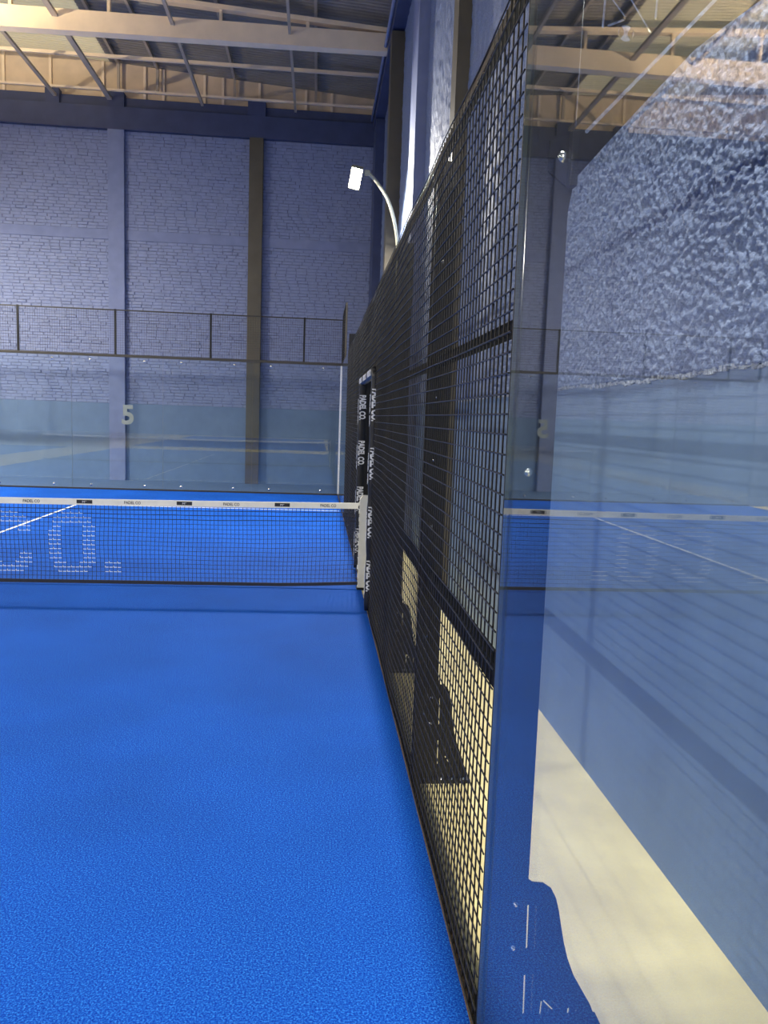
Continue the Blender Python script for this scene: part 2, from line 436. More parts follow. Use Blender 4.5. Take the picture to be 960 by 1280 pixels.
# ------------------------------------------------------------------ roof
def zr(x): return 9.80 + 0.068*(WX-x)
ceil = bpy.data.objects.new('ceiling', None); COL.objects.link(ceil); ceil['kind'] = 'structure'
def sheet(name, x0, x1, y0, y1, m, pitch=0.12, amp=0.016):
    """trapezoid-ribbed sheet, ribs along x"""
    ys_, hs = [], []
    y = y0
    while y < y1-1e-6:
        for d, h in ((0, 0), (0.35, 0), (0.5, 1), (0.85, 1)):
            yy = y + d*pitch
            if yy <= y1: ys_.append(yy); hs.append(h*amp)
        y += pitch
    ys_.append(y1); hs.append(0)
    v = []; f = []
    for yy, h in zip(ys_, hs): v += [(x0, yy, zr(x0)+h), (x1, yy, zr(x1)+h), (x0, yy, zr(x0)+h+0.012), (x1, yy, zr(x1)+h+0.012)]
    for i in range(len(ys_)-1):
        a = 4*i; b = a+4; f += [(a, b, b+1, a+1), (a+2, a+3, b+3, b+2)]
    f += [(0, 1, 3, 2), (4*len(ys_)-4, 4*len(ys_)-2, 4*len(ys_)-1, 4*len(ys_)-3)]
    return MB().add(v, f).build(name, m, ceil)
XS = [LX-0.2, -16, -12.4, -9.2, -5.80, -3.2, -0.6, WX+0.25]
for i in range(len(XS)-1):
    for y0, y1 in ((BY-0.2, -6.0), (-6.0, 4.0), (4.0, FY+0.3)):
        sky = XS[i] == -9.2 and y0 == 4.0
        o = sheet('skylight_sheet' if sky else 'roof_sheet', XS[i], XS[i+1], y0, y1, M['skylight'] if sky else M['roof'])
        if sky: o['label'] = 'translucent roof sheet letting daylight in'

# gable cladding above the far wall: panels with lap ribs
gx = [WX, -0.35, -1.0, -2.15, -3.05, -3.5, -4.5, -4.95, -5.95, -7.2, -8.3, -9.6, -10.8, -12.0, -14, -16, -18, -20, LX]
for i in range(len(gx)-1):
    a, b = gx[i+1], gx[i]
    v = [(a+.004, FY+.08, 9.30), (b-.004, FY+.08, 9.30), (b-.004, FY+.08, zr(b)), (a+.004, FY+.08, zr(a)),
         (a+.004, FY+.11, 9.30), (b-.004, FY+.11, 9.30), (b-.004, FY+.11, zr(b)), (a+.004, FY+.11, zr(a))]
    MB().add(v, [(0, 1, 2, 3), (7, 6, 5, 4), (0, 3, 7, 4), (1, 5, 6, 2), (0, 4, 5, 1), (3, 2, 6, 7)]).build('cladding_panel', M['gable'], wf)
    MB().box(a-.03, a+.03, FY+.02, FY+.08, 9.36, zr(a)-.02).build('cladding_rib', M['cream_steel'], wf)
MB().box(LX, WX, FY+.11, FY+.3, 9.30, 12.0).build('gable_backing', M['gable'], wf)

# truss beam
MB().box(LX, WX, 10.05, FY, -0.004, 0.002).build('painted_strip', M['smooth_wall'], flo)['label'] = 'blue-grey painted floor strip behind the far glass'
tr = empty('roof_truss', (-5, 8.5, 9.1), 'cream steel roof truss spanning the hall with a deep bottom chord', 'truss')
MB().add([(x, y, z) for x in (-14, 0.78) for (y, z) in ((8.40, 9.10 if x > -2 else 8.98), (8.62, 9.10 if x > -2 else 8.98), (8.62, 9.44), (8.40, 9.44))],
         [(0, 1, 2, 3), (7, 6, 5, 4), (0, 4, 5, 1), (1, 5, 6, 2), (2, 6, 7, 3), (3, 7, 4, 0)]).build('bottom_chord', M['cream_steel'], tr)
MB().add([(x, y, 9.47+0.058*(0.87-x)+dz) for x in (-14, 0.86) for (y, dz) in ((8.43, 0), (8.59, 0), (8.59, 0.085), (8.43, 0.085))],
         [(0, 1, 2, 3), (7, 6, 5, 4), (0, 4, 5, 1), (1, 5, 6, 2), (2, 6, 7, 3), (3, 7, 4, 0)]).build('top_chord', M['cream_steel'], tr)
for x in (-0.9, -2.6, -4.75, -6.6, -8.5, -10.4, -12.3):
    MB().box(x-.03, x+.03, 8.46, 8.56, 9.43, 9.49+0.058*(0.87-x)).build('vertical_strut', M['cream_steel'], tr)
def bar(name, pts, w, h, m, label, cat, group=None):
    (x0, y0, z0), (x1, y1, z1) = pts; mb = MB()
    if abs(x1-x0) > abs(y1-y0):
        v = [(x, y+dy, z+dz) for (x, y, z) in pts for (dy, dz) in ((-w/2, 0), (w/2, 0), (w/2, h), (-w/2, h))]
    else:
        v = [(x+dx, y, z+dz) for (x, y, z) in pts for (dx, dz) in ((-w/2, 0), (w/2, 0), (w/2, h), (-w/2, h))]
    mb.add(v, [(0, 1, 2, 3), (7, 6, 5, 4), (0, 4, 5, 1), (1, 5, 6, 2), (2, 6, 7, 3), (3, 7, 4, 0)])
    return tag(mb.build(name, m), label, cat, group)
bar('cross_rail', ((LX, 11.0, 9.66), (0.80, 11.0, 9.66)), 0.06, 0.07, M['cream_steel'], 'thin cream cross rail under the roof, midway between truss and gable', 'rail')
bar('cross_rail', ((LX, 12.45, 9.50), (0.74, 12.45, 9.50)), 0.06, 0.05, M['cream_steel'], 'thin cream cross rail in front of the gable sheets', 'rail')
bar('edge_rail', ((0.80, 4.5, 9.63), (0.80, FY, 9.63)), 0.05, 0.06, M['cream_steel'], 'cream rail along the roof edge above the navy wall beam', 'rail')
for x, w, lab in ((-1.245, 0.055, 'thin steel tie running away under the roof, rightmost of four'),
                  (-3.52, 0.065, 'thin steel tie running away under the roof, second from the right'),
                  (-5.74, 0.11, 'wide steel tie running away under the roof beside the skylight'),
                  (-7.03, 0.075, 'thin steel tie running away under the bright skylight, leftmost')):
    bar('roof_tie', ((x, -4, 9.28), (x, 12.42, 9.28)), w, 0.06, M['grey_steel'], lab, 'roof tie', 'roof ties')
for x, lab in ((-0.75, 'purlin under the roof sheets, nearest the right wall'), (-2.75, 'purlin under the roof sheets, second from the right wall'),
               (-4.62, 'purlin under the roof sheets, third from the right wall'), (-5.55, 'purlin under the roof sheets beside the wide tie')):
    o = empty('roof_purlin', (x, 4, zr(x)), lab, 'purlin', 'roof purlins')
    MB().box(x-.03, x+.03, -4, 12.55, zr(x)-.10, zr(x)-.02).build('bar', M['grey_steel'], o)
    MB().box(x-.03, x+.03, 12.49, 12.55, 9.55, zr(x)-.10).build('hanger', M['grey_steel'], o)

# ------------------------------------------------------------------ court surface
turf = MB().box(-10, -0.008, -10, 10, -0.02, 0.0).build('court_turf', M['turf'])
tag(turf, 'bright blue artificial turf of the padel court', 'turf')
def line(x0, x1, y0, y1):
    MB().box(x0, x1, y0, y1, 0.0, 0.0015).build('court_line', M['line'], turf)
line(-5.045, -4.995, 0.05, 6.95); line(-5.045, -4.995, -6.95, -0.05)
line(-9.98, -0.05, 6.92, 6.97)
tag(MB().box(-10, -0.008, -33.2, -13.2, -0.02, 0.0).build('court_turf', M['turf']), 'blue artificial turf of the next court behind the camera', 'turf')
tag(MB().box(-22.2, -12.2, -10, 10, -0.02, 0.0).build('court_turf', M['turf']), 'blue artificial turf of the neighbouring court out on the left', 'turf')
kb = MB().box(-0.008, 0.03, -10, -1.07, -0.004, 0.006, 0.001).build('base_rail', M['sand'])
tag(kb, 'sand-dusted brown base strip along the right edge of the near half of the turf', 'rail')
kb = MB().box(-0.008, 0.03, 1.07, 10, -0.004, 0.006, 0.001).build('base_rail', M['sand'])
tag(kb, 'sand-dusted brown base strip along the right edge of the turf beyond the net', 'rail')

# ------------------------------------------------------------------ glass
def bolt(parent, c, axis, r=0.016):
    return MB().lathe(c, axis, [(0, r*1.25), (0.003, r*1.25), (0.0031, r), (0.009, r*0.92), (0.011, r*0.6)], 12).build('bolt', M['steel'], parent, smooth=True)
def pane_mesh(mb, x0, x1, y0, y1, z0, z1):
    v = [(x, y, z) for z in (z0, z1) for y in (y0, y1) for x in (x0, x1)]
    fs = [(0, 2, 3, 1), (4, 5, 7, 6), (0, 1, 5, 4), (2, 6, 7, 3), (0, 4, 6, 2), (1, 3, 7, 5)]
    thin_x = (x1-x0) < (y1-y0)
    for k, f in enumerate(fs):
        big = (k in (4, 5)) if thin_x else (k in (2, 3))
        mb.add(v, [f], 0 if big else 1)
    return mb
def glass_x(x0, x1, y, label, group):           # pane in a plane y = const
    o = empty('glass_screen', ((x0+x1)/2, y, 0), label, 'glass panel', group)
    pane_mesh(MB(), x0+.006, x1-.006, y, y+.012, 0.035, 2.975).build('pane', [M['glass'], M['glass_edge']], o)
    for bx in (x0+0.41, x1-0.41):
        for bz in (0.10, 2.90): bolt(o, (bx, y, bz), (0, -1, 0), 0.022)
    return o
labs = ['back glass panel of the far end, rightmost, at the court corner', 'back glass panel of the far end, in front of the brown steel column',
        'back glass panel of the far end, second left of the brown column', 'back glass panel of the far end with the number 5',
        'back glass panel of the far end, leftmost']
gp = [glass_x(-2.0*i-2.0+(0.012 if i == 4 else 0), -2.0*i, 10.0, labs[i if i != 2 else 2], 'far back glass panels') for i in range(5)]
gp[2]['label'] = 'back glass panel of the far end bearing the pale number 5'
gp[3]['label'] = 'back glass panel of the far end, at the left edge of the picture'
MB().box(-0.019, -0.001, 9.984, 9.998, 0.036, 2.972).build('corner_seal', M['white_print'], gp[0])['label'] = 'white vertical seal in the glass corner'
num = put_text('number', text_mesh('5', 0.27, 0.44, 0.001, 0.03), M['decal'], gp[2], frame_mtx((-4.775, 9.998, 1.70), (1, 0, 0), (0, 0, 1)))
num['label'] = 'pale green-white number 5'
def glass_y(y0, y1, label, bolts=True):
    o = empty('glass_screen', (0, (y0+y1)/2, 0), label, 'glass panel', 'side glass panels')
    pane_mesh(MB(), 0.0, 0.012, y0+.004, y1-.004, 0.03, 2.975).build('pane', [M['glass'], M['glass_edge']], o)
    return o
gnear = glass_y(-8.10, -6.12, 'large reflective side glass panel closest to the camera')
glass_y(-10.0, -8.10, 'side glass panel beside the camera, behind the nearest one')
gf1 = glass_y(6.12, 8.05, 'far side glass panel just beyond the wire fence')
gf2 = glass_y(8.05, 9.99, 'far side glass panel next to the court corner')
# far frame
def frame_bar(name, b, label, m='frame'):
    return tag(MB().box(*b, 0.003).build(name, M[m]), label, 'frame')
frame_bar('glass_top_rail', (-10, 0.0, 9.985, 10.035, 2.975, 3.03), 'dark rail along the top of the far back glass')
frame_bar('glass_sill_rail', (-10, 0.0, 9.985, 10.035, 0.0, 0.035), 'dark sill rail under the far back glass')
frame_bar('glass_sill_rail', (-0.01, 0.025, 6.12, 9.98, 0.022, 0.032), 'dark sill rail under the far side glass')

# ------------------------------------------------------------------ welded wire panels
def wires_plane(axis, a0, a1, z0, z1, pos, sp, r, bulge=0.0, seed=0, n=6, seg=10, split=False, hz=None):
    """grid of wires in the plane x = pos (axis 'y') or y = pos (axis 'x'); horizontals lie on the court side"""
    rg = random.Random(seed); ph = [rg.uniform(0, 6.28) for _ in range(4)]
    def off(a, z):
        if not bulge: return 0.0
        u = (a-a0)/(a1-a0); w = (z-z0)/(z1-z0)
        e = math.sin(math.pi*u)**0.6 if 0 < u < 1 else 0
        return bulge*e*(math.sin(3.1*u*2+ph[0])*0.6+math.sin(5*w+ph[1])*0.5+0.4*math.sin(9*w+7*u+ph[2]))
    def P(a, z, d):
        q = pos + off(a, z) + d
        return (q, a, z) if axis == 'y' else (a, q, z)
    mb = MB()
    na = max(2, int(round((a1-a0)/sp))); nz = max(2, int(round((z1-z0)/(hz or sp))))
    for i in range(na+1):
        a = a0+(a1-a0)*i/na
        mb.tube([P(a, z0+(z1-z0)*k/seg, 0) for k in range(seg+1)] if bulge else [P(a, z0, 0), P(a, z1, 0)], r, n, False)
    for j in range(nz+1):
        z = z0+(z1-z0)*j/nz
        mb.tube([P(a0+(a1-a0)*k/seg, z, -2*r) for k in range(seg+1)] if bulge else [P(a0, z, -2*r), P(a1, z, -2*r)], r, n, False)
    return mb
SP = 0.0555
def fence_panel(y0, y1, z0, label, seed, rails=True):
    o = empty('wire_fence', (0, (y0+y1)/2, 0), label, 'fence panel', 'right side wire fence panels')
    wires_plane('y', y0+.012, y1-.012, z0, 2.995, 0.004, SP, 0.0028, 0.006, seed).build('wire_mesh', M['wire'], o, smooth=True, kind='stuff')
    MB().box(0.006, 0.036, y0, y1, 2.965, 3.0, 0.002).build('top_rail', M['frame'], o)
    if rails:
        MB().box(0.035, 0.068, y0+.036, y1-.034, 2.062, 2.105, 0.003).build('upper_rail', M['matte'], o)
        MB().box(0.035, 0.075, y0+.036, y1-.034, 1.012, 1.087, 0.003).build('lower_rail', M['matte'], o)
        MB().box(0.006, 0.036, y0+.036, y1-.034, z0, z0+0.010, 0.002).build('bottom_rail', M['matte'], o)
        MB().box(0.004, 0.020, y0+.004, y0+.016, z0, 2.97).build('stile', M['black'], o)
    return o
nm = ['wire fence panel joined to the near glass panel', 'wire fence panel, second from the near glass', 'wire fence panel just before the doorway']
for k, (a, b) in enumerate(zip(POSTS[:3], POSTS[1:4])): fence_panel(a, b, 0.010, nm[k], k)
nm = ['wire fence panel just past the doorway', 'wire fence panel midway beyond the net', 'wire fence panel joined to the far side glass']
for k, (a, b) in enumerate(zip(POSTS[4:7], POSTS[5:])): fence_panel(a, b, 0.010, nm[k], 10+k)
fence_panel(-1.05, 1.05, 2.27, 'short wire fence panel above the padded doorway', 20, False)

def upper_mesh(x0, x1, label):
    o = empty('upper_mesh_panel', ((x0+x1)/2, 10, 3.03), label, 'mesh panel', 'mesh panels on top of the far back glass')
    wires_plane('x', x0, x1, 3.035, 4.0, 10.01, 0.052, 0.0022, n=4).build('wire_mesh', M['wire'], o, kind='stuff')
    MB().box(x0-.022, x0+.022, 9.995, 10.035, 3.03, 4.02, 0.003).build('stile', M['black'], o)
    MB().box(x0, x1, 9.997, 10.025, 3.985, 4.012, 0.002).build('top_rail', M['frame'], o)
    return o
ux = [0.0, -0.86, -2.95, -5.04, -7.13, -9.22, -10]
ul = ['narrow wire mesh panel on the far glass, in the right corner', 'wire mesh panel on the far glass, right of the brown column', 'wire mesh panel on the far glass, between the brown column and the blue pilaster',
      'wire mesh panel on the far glass, left of the blue pilaster', 'wire mesh panel on the far glass, at the left edge of the picture', 'narrow wire mesh panel on the far glass at the left end']
for i in range(6): upper_mesh(ux[i+1], ux[i], ul[i])
o = empty('upper_mesh_panel', (0, 9, 3.0), 'wire mesh panel standing on the far side glass in the corner', 'mesh panel')
wires_plane('y', 8.05, 9.98, 3.0, 4.1, 0.012, 0.052, 0.0028, n=4).build('wire_mesh', M['wire'], o, kind='stuff')
for z in (2.98, 4.08): MB().box(0.0, 0.035, 8.03, 9.98, z, z+0.04, 0.003).build('rail', M['frame'], o)
for y in (8.03, 8.98, 9.93): MB().box(0.0, 0.04, y, y+0.04, 3.02, 4.08, 0.003).build('stile', M['frame'], o)

# ------------------------------------------------------------------ fence posts: laser-cut plates with slots and emblem
FOOT = [(.357, .012), (.357, .03), (.350, .065), (.332, .11), (.305, .155), (.276, .205), (.254, .26), (.240, .31), (.229, .36), (.219, .41), (.208, .45), (.192, .48), (.168, .496), (.135, .50), (.123, .51)]
FOOT2 = [(.132+(x-.132)*.64 if x > .132 else x, z) for x, z in FOOT]
def slot(a, b, w):
    a = Vector(a); b = Vector(b); t = (b-a).normalized(); n = Vector((-t.y, t.x))*w/2
    return [tuple(a-n), tuple(b-n), tuple(b+t*w*.4), tuple(b+n), tuple(a+n), tuple(a-t*w*.4)]
def ring(c, r, a0, a1, w, n=8):
    pts = [(c[0]+(r)*math.cos(a0+(a1-a0)*i/n), c[1]+(r)*math.sin(a0+(a1-a0)*i/n)) for i in range(n+1)]
    return pts
def plate(name, outline, holes, y, th, parent, m):
    cu = bpy.data.curves.new('plate', 'CURVE'); cu.dimensions = '2D'; cu.fill_mode = 'BOTH'; cu.extrude = th/2
    for poly in [outline]+holes:
        sp = cu.splines.new('POLY'); sp.points.add(len(poly)-1)
        for p, q in zip(sp.points, poly): p.co = (q[0], q[1], 0, 1)
        sp.use_cyclic_u = True
    me = curve_to_mesh(cu, name); bpy.data.curves.remove(cu)
    off = parent.location
    for v in me.vertices: v.co = (v.co.x-off.x, y+v.co.z-off.y, v.co.y-off.z)
    me.materials.append(m)
    return link(bpy.data.objects.new(name, me), parent)
BASE_HOLES = [slot((.130, .295), (.127, .429), .0055), slot((.132, .086), (.129, .21), .0055),
              slot((.181, .064), (.184, .125), .005), slot((.190, .127), (.219, .097), .005),
              slot((.265, .064), (.267, .100), .0065), slot((.240, .068), (.247, .063), .005)]
TOP_Z = 3.12
def fence_post(y, label, lamp=False, near=False, mirror=False, group='right side fence posts'):
    o = empty('fence_post', (0, y, 0), label, 'post', group)
    x0 = 0.0125
    if lamp:
        outl = [(x0, .012)]+FOOT+[(.123, .56), (.121, 2.36), (.133, 2.441), (.20, 2.52), (.30, 2.635), (.429, 2.779), (.50, 2.838), (.592, 2.909), (.70, 2.985), (.78, 3.05), (.86, 3.15), (.86, 3.30), (x0, 3.30)]
        holes = list(BASE_HOLES)+[slot((.157, 2.56), (.55, 2.985), .009),
                 slot((.184, 2.815), (.186, 2.905), .007), slot((.196, 2.893), (.240, 2.846), .007), slot((.238, 2.838), (.197, 2.820), .007),
                 slot((.232, 2.915), (.310, 2.812), .007), slot((.320, 2.845), (.322, 2.93), .007), slot((.268, 2.915), (.315, 2.915), .004)]
        c = (.245, 2.806); R_ = .021
        for a0, a1 in ((-.62, .62), (2.52, 3.76)):      # ball: two side caps and a middle
            holes.append(ring(c, R_, a0, a1, 0))
        holes.append([(c[0]+R_*math.cos(a), c[1]+R_*math.sin(a)) for a in (0.85, 1.2, 1.57, 1.95, 2.29)] + [(c[0]-.006, c[1]+.004), (c[0]-.006, c[1]-.004)]
                     + [(c[0]+R_*math.cos(a), c[1]+R_*math.sin(a)) for a in (3.99, 4.35, 4.71, 5.1, 5.43)] + [(c[0]+.006, c[1]-.004), (c[0]+.006, c[1]+.004)])
        outl = [q for q in outl]
    else:
        outl = [(x0, .012)]+FOOT2+[(.118, .56), (.110, 3.0), (x0, 3.0)]; holes = [[(.132+(x-.132)*.64, z) for x, z in h] for h in BASE_HOLES]
    plate('front_plate', outl, holes, y-0.028, 0.006, o, M['black'])
    MB().box(x0, 0.10, y-0.024, y+0.026, 0.012, 2.963, 0.003).build('box_section', M['black'], o)
    MB().box(x0, .112, y+0.027, y+0.033, .012, 3.0).build('back_plate', M['black'], o)
    bp = MB().box(0.0, 0.385 if lamp else 0.30, y-0.06, y+0.06, -0.005, 0.012, 0.002).build('base_plate', M['black'], o)
    for bx in ((0.17, 0.24, 0.31) if lamp else (0.15, 0.20, 0.26)):
        for by in (-0.045, 0.047): bolt(bp, (bx, y+by, 0.012), (0, 0, 1), 0.010)
    for bz in (.30, .435): bolt(o, (.088, y-0.031, bz), (0, -1, 0), 0.006)
    for bz in ((0.35, 0.75, 1.3, 1.62, 1.92, 2.55) if not near else (1.68,)):
        bolt(o, (.055, y-0.031 if near else y-.024, bz), (0, -1, 0) if near else (-1, 0, 0), 0.009)
    if near:
        br = MB()
        pts = [(.062, 2.455), (.062, 2.53), (.100, 2.545), (.128, 2.545), (.128, 2.42), (.112, 2.42)]
        n = len(pts)
        br.add([(p[0], y-.031, p[1]) for p in pts]+[(p[0], y-.040, p[1]) for p in pts],
               [tuple(range(n)), tuple(reversed(range(n, 2*n)))]+[(i, (i+1) % n, (i+1) % n+n, i+n) for i in range(n)])
        b_ = br.build('clamp_bracket', M['rubber'], o); bolt(b_, (.098, y-.040, 2.492), (0, -1, 0), 0.012)
        MB().box(.110, .130, y-.07, y-.040, 2.415, 2.55, .003).build('clamp_arm', M['rubber'], b_)
        MB().tube([(.121, y-.055, 2.545), (.126, y-.055, 3.3)], 0.0012, 6).build('stay_wire', M['steel'], o, smooth=True)
    return o
plab = {0: 'black fence post seen through the near glass, with flared foot and upper bracket', 1: 'black slotted fence post with flared foot, second from the near glass',
        2: 'black slotted fence post with flared foot, third from the near glass', 3: 'black fence post at the near side of the doorway', 4: 'black fence post at the far side of the doorway',
        5: 'black fence post beyond the net, next after the doorway', 6: 'black fence post beyond the net, last before the far glass', 7: 'black fence post carrying the lit floodlight where the far glass begins'}
for k, y in enumerate(POSTS): fence_post(y, plab[k], lamp=(k in (0, 7)), near=(k == 0))

# ------------------------------------------------------------------ floodlights on goose-neck poles
def bez(p, n=24):
    out = []
    P_ = [Vector(q) for q in p]
    for i in range(len(P_)-1):
        a = P_[max(i-1, 0)]; b = P_[i]; c = P_[i+1]; d = P_[min(i+2, len(P_)-1)]
        for k in range(n//4):
            t = k/(n//4)
            out.append(0.5*((2*b)+(-a+c)*t+(2*a-5*b+4*c-d)*t*t+(-a+3*b-3*c+d)*t**3))
    out.append(P_[-1]); return out
def floodlight(y, side, label, ty, tx=0.2, lens='lens', xo=0.0):
    """side +1: right of the court (x = 0), -1: left (x = -10)"""
    X = (lambda x: x+xo) if side > 0 else (lambda x: -10-x+xo)
    o = empty('floodlight', (X(0.10), y, 2.55), label, 'floodlight', 'court floodlights')
    path = [(.16, 2.62), (.40, 2.90), (.66, 3.22), (.80, 3.65), (.845, 4.30), (.815, 5.02), (.66, 5.60), (.45, 5.92), (.27, 6.10)]
    MB().tube([(X(p[0]), y+.065, p[1]) for p in [(q.x, q.y) for q in bez([(a, b, 0) for a, b in path])]], 0.03, 10).build('pole', M['pole'], o, smooth=True)
    MB().box(min(X(.20), X(.30)), max(X(.20), X(.30)), y+.03, y+.10, 6.05, 6.14, .008).build('yoke', M['pole'], o)
    n = Vector((-tx*side, ty, -1)).normalized()
    u = Vector((0, 1, 0)); u = (u-n*u.dot(n)).normalized(); w = n.cross(u)
    c = Vector((X(.045), y+.05, 5.98))
    def slab(hw, hl, d0, d1):
        v = [(c+w*a*hw+u*b*hl+n*d)[:] for d in (d0, d1) for (a, b) in ((-1, -1), (1, -1), (1, 1), (-1, 1))]
        return MB().add(v, [(0, 3, 2, 1), (4, 5, 6, 7), (0, 1, 5, 4), (1, 2, 6, 5), (2, 3, 7, 6), (3, 0, 4, 7)])
    slab(0.10, 0.225, -0.06, 0.0).build('housing', M['pole'], o)
    hb = MB()
    for k in range(7):
        a = -0.081+0.027*k
        v = [(c+w*(a+s*0.006)+u*b*0.20+n*d)[:] for d in (-0.10, -0.058) for (s, b) in ((-1, -1), (1, -1), (1, 1), (-1, 1))]
        hb.add(v, [(0, 3, 2, 1), (4, 5, 6, 7), (0, 1, 5, 4), (1, 2, 6, 5), (2, 3, 7, 6), (3, 0, 4, 7)])
    hb.build('cooling_fins', M['pole'], o)
    ln = MB().add([(c+w*a*0.08+u*b*0.20+n*0.004)[:] for (a, b) in ((-1, -1), (1, -1), (1, 1), (-1, 1))], [(0, 1, 2, 3)]).build('lamp_panel', M[lens], o)
    ln['label'] = 'glowing lamp panel'
    return o
floodlight(6.12, 1, 'lit floodlight on a curved pole above the far end of the wire fence', -0.70, 0.18)
floodlight(-6.12, 1, 'floodlight on a curved pole above the near glass panel', -0.35, 0.10, 'lens_dim')
floodlight(6.12, -1, 'floodlight on a curved pole at the far left side of the court', 0.35, 0.25)
floodlight(-6.12, -1, 'floodlight on a curved pole at the near left side of the court', 0.10, 0.40)
for y_, sd, lb in ((-17.0, 1, 'floodlight behind the camera, over the nearer right end of the next court'), (-17.0, -1, 'floodlight behind the camera, over the nearer left end of the next court'),
                   (-29.2, 1, 'floodlight behind the camera, over the farther right end of the next court'), (-29.2, -1, 'floodlight behind the camera, over the farther left end of the next court')):
    floodlight(y_, sd, lb, 0.25 if y_ < -20 else 0.1, 0.3)

floodlight(6.12, 1, 'added unseen floodlight between the two courts, over the near side of the neighbouring left court', 0.12, 0.0, 'lens', -12.2)  # unseen lamp, added to brighten the left part of the far wall
floodlight(6.12, -1, 'added unseen floodlight over the far side of the neighbouring left court', 0.15, 0.2, 'lens', -12.2)  # second unseen lamp added as extra light on the far wall
# unseen fill lamp, added to warm the truss, gable and roof sheets
ul_ = empty('added_uplight', (-9.4, 5.6, 7.75), 'added warm fill uplight, unseen, under the roof out on the left', 'lamp')
MB().lathe((-9.4, 5.6, 7.55), (0, 0, 1), [(0, .10), (.03, .14), (.12, .20), (.20, .26), (.205, .24), (.13, .18)], 20).build('bowl', M['pole'], ul_, smooth=True)
MB().lathe((-9.4, 5.6, 7.70), (0, 0, 1), [(0, .17), (.012, .17)], 20).build('lamp_panel', emis_mat('added_uplight_panel', (1.0, 0.82, 0.58, 1), 4200.0), ul_)
for dx_, dy_ in ((.24, 0), (-.12, .2), (-.12, -.2)):
    MB().tube([(-9.4+dx_, 5.6+dy_, 7.73), (-9.4+dx_*.3, 5.6+dy_*.3, zr(-9.4)-.02)], 0.006, 6).build('hanger', M['steel'], ul_)

# ------------------------------------------------------------------ padded doorway
TXT = text_mesh('PADEL CO.', 0.29, 0.078, 0.002, 0.045)
def upright_pad(y, label, zs):
    o = empty('doorway_pad', (0, y, 0), label, 'post pad', 'doorway pads')
    x0, x1 = -0.035, 0.045
    prof = [(z, 0.043+0.003*math.sin(z*9)+0.0025*math.sin(z*23+y)) for z in np.linspace(0.03, 2.24, 40)]
    mb = MB(); n = 16; base = 0
    ring_ = []
    for z, r in prof:
        for k in range(n):
            g = 2*math.pi*k/n; ca, sa = math.cos(g), math.sin(g)
            q = (abs(ca)**4+abs(sa)**4)**-0.25          # rounded square
            mb.v.append((0.005+r*q*ca, y+r*q*sa, z))
    for i in range(len(prof)-1):
        for k in range(n):
            a = i*n+k; b = i*n+(k+1) % n; mb.f.append((a, b, b+n, a+n)); mb.mi.append(0)
    mb.f.append(tuple(range(n))[::-1]); mb.mi.append(0); mb.f.append(tuple((len(prof)-1)*n+k for k in range(n))); mb.mi.append(0)
    mb.build('pad', M['pad'], o, smooth=True)
    for z in zs:
        t = put_text('lettering', TXT, M['white_print'], o, frame_mtx((0.006, y-0.0495, z), (0, 0, -1), (1, 0, 0)))
        t['label'] = 'white vertical lettering'
        t = put_text('lettering', TXT, M['white_print'], o, frame_mtx((-0.0425, y, z-0.05), (0, 0, -1), (0, -1, 0)))
        t['label'] = 'white vertical lettering'
    for z in np.arange(0.2, 2.2, 0.17):
        MB().tube([(0.05, y-.03, z), (0.062, y, z+.01), (0.05, y+.03, z)], 0.004, 5).build('lace', M['rubber'], o)
    return o
upright_pad(1.05, 'black padded doorway post with white lettering, beyond the net post', (1.93, 1.40, 0.86, 0.36))
upright_pad(-1.05, 'black padded doorway post with white lettering, in front of the net post', (1.93, 1.40, 0.86, 0.36))
o = empty('doorway_pad', (0, 0, 2.2), 'black padded lintel with white lettering across the doorway top', 'post pad', 'doorway pads')
MB().tube([(0.005, y, 2.235+0.003*math.sin(y*9)) for y in np.linspace(-1.04, 1.04, 30)], 0.047, 14).build('pad', M['pad'], o, smooth=True)
for y in (-0.72, 0.0, 0.72):
    put_text('lettering', text_mesh('PADEL CO.', 0.5, 0.06, 0.002, 0.03), M['white_print'], o, frame_mtx((-0.0425, y, 2.228), (0, -1, 0), (0, 0, 1)))

# ------------------------------------------------------------------ net
net = empty('padel_net', (-5, 0, 0), 'black padel net with a white top band and printed white letters', 'net')
def ztop(x): return 0.885+0.035*(abs(x+5)/5)**2
def zbot(x): return 0.012+(0.03*max(0, (x+0.9)/0.9)**1.3 if x > -0.9 else 0)
CW, CHH = 0.0425, 0.0455
def npt(x, f):      # f 0..1 from the bottom tape to the band; gentle slack in the cords
    z0, z1 = zbot(x)+0.03, ztop(x)-0.06
    sl = 0.010*math.sin(x*2.3+f*3)+0.006*math.sin(x*7.1+f*11)
    return (x+0.010*math.sin(f*6+x*1.7)*f*(1-f)*2.2, 0.012*math.sin(x*1.3+f*4)*f*(1-f)*3, z0+(z1-z0)*f+sl*f*(1-f)*2)
mb = MB(); NX = int(9.94/CW); NZ = 17
for i in range(NX+1):
    x = -9.97+9.94*i/NX
    mb.tube([npt(x, k/8) for k in range(9)], 0.0027, 4, False)
for j in range(NZ+1):
    mb.tube([npt(-9.97+9.94*k/140, j/NZ) for k in range(141)], 0.0027, 4, False)
for j in (NZ-1, NZ-2, NZ-3):     # doubled upper rows
    mb.tube([tuple(np.array(npt(-9.97+9.94*k/140, (j+0.0)/NZ))+(0, -0.004, 0.004)) for k in range(141)], 0.0024, 4, False)
mb.build('cord_mesh', M['net'], net, kind='stuff')
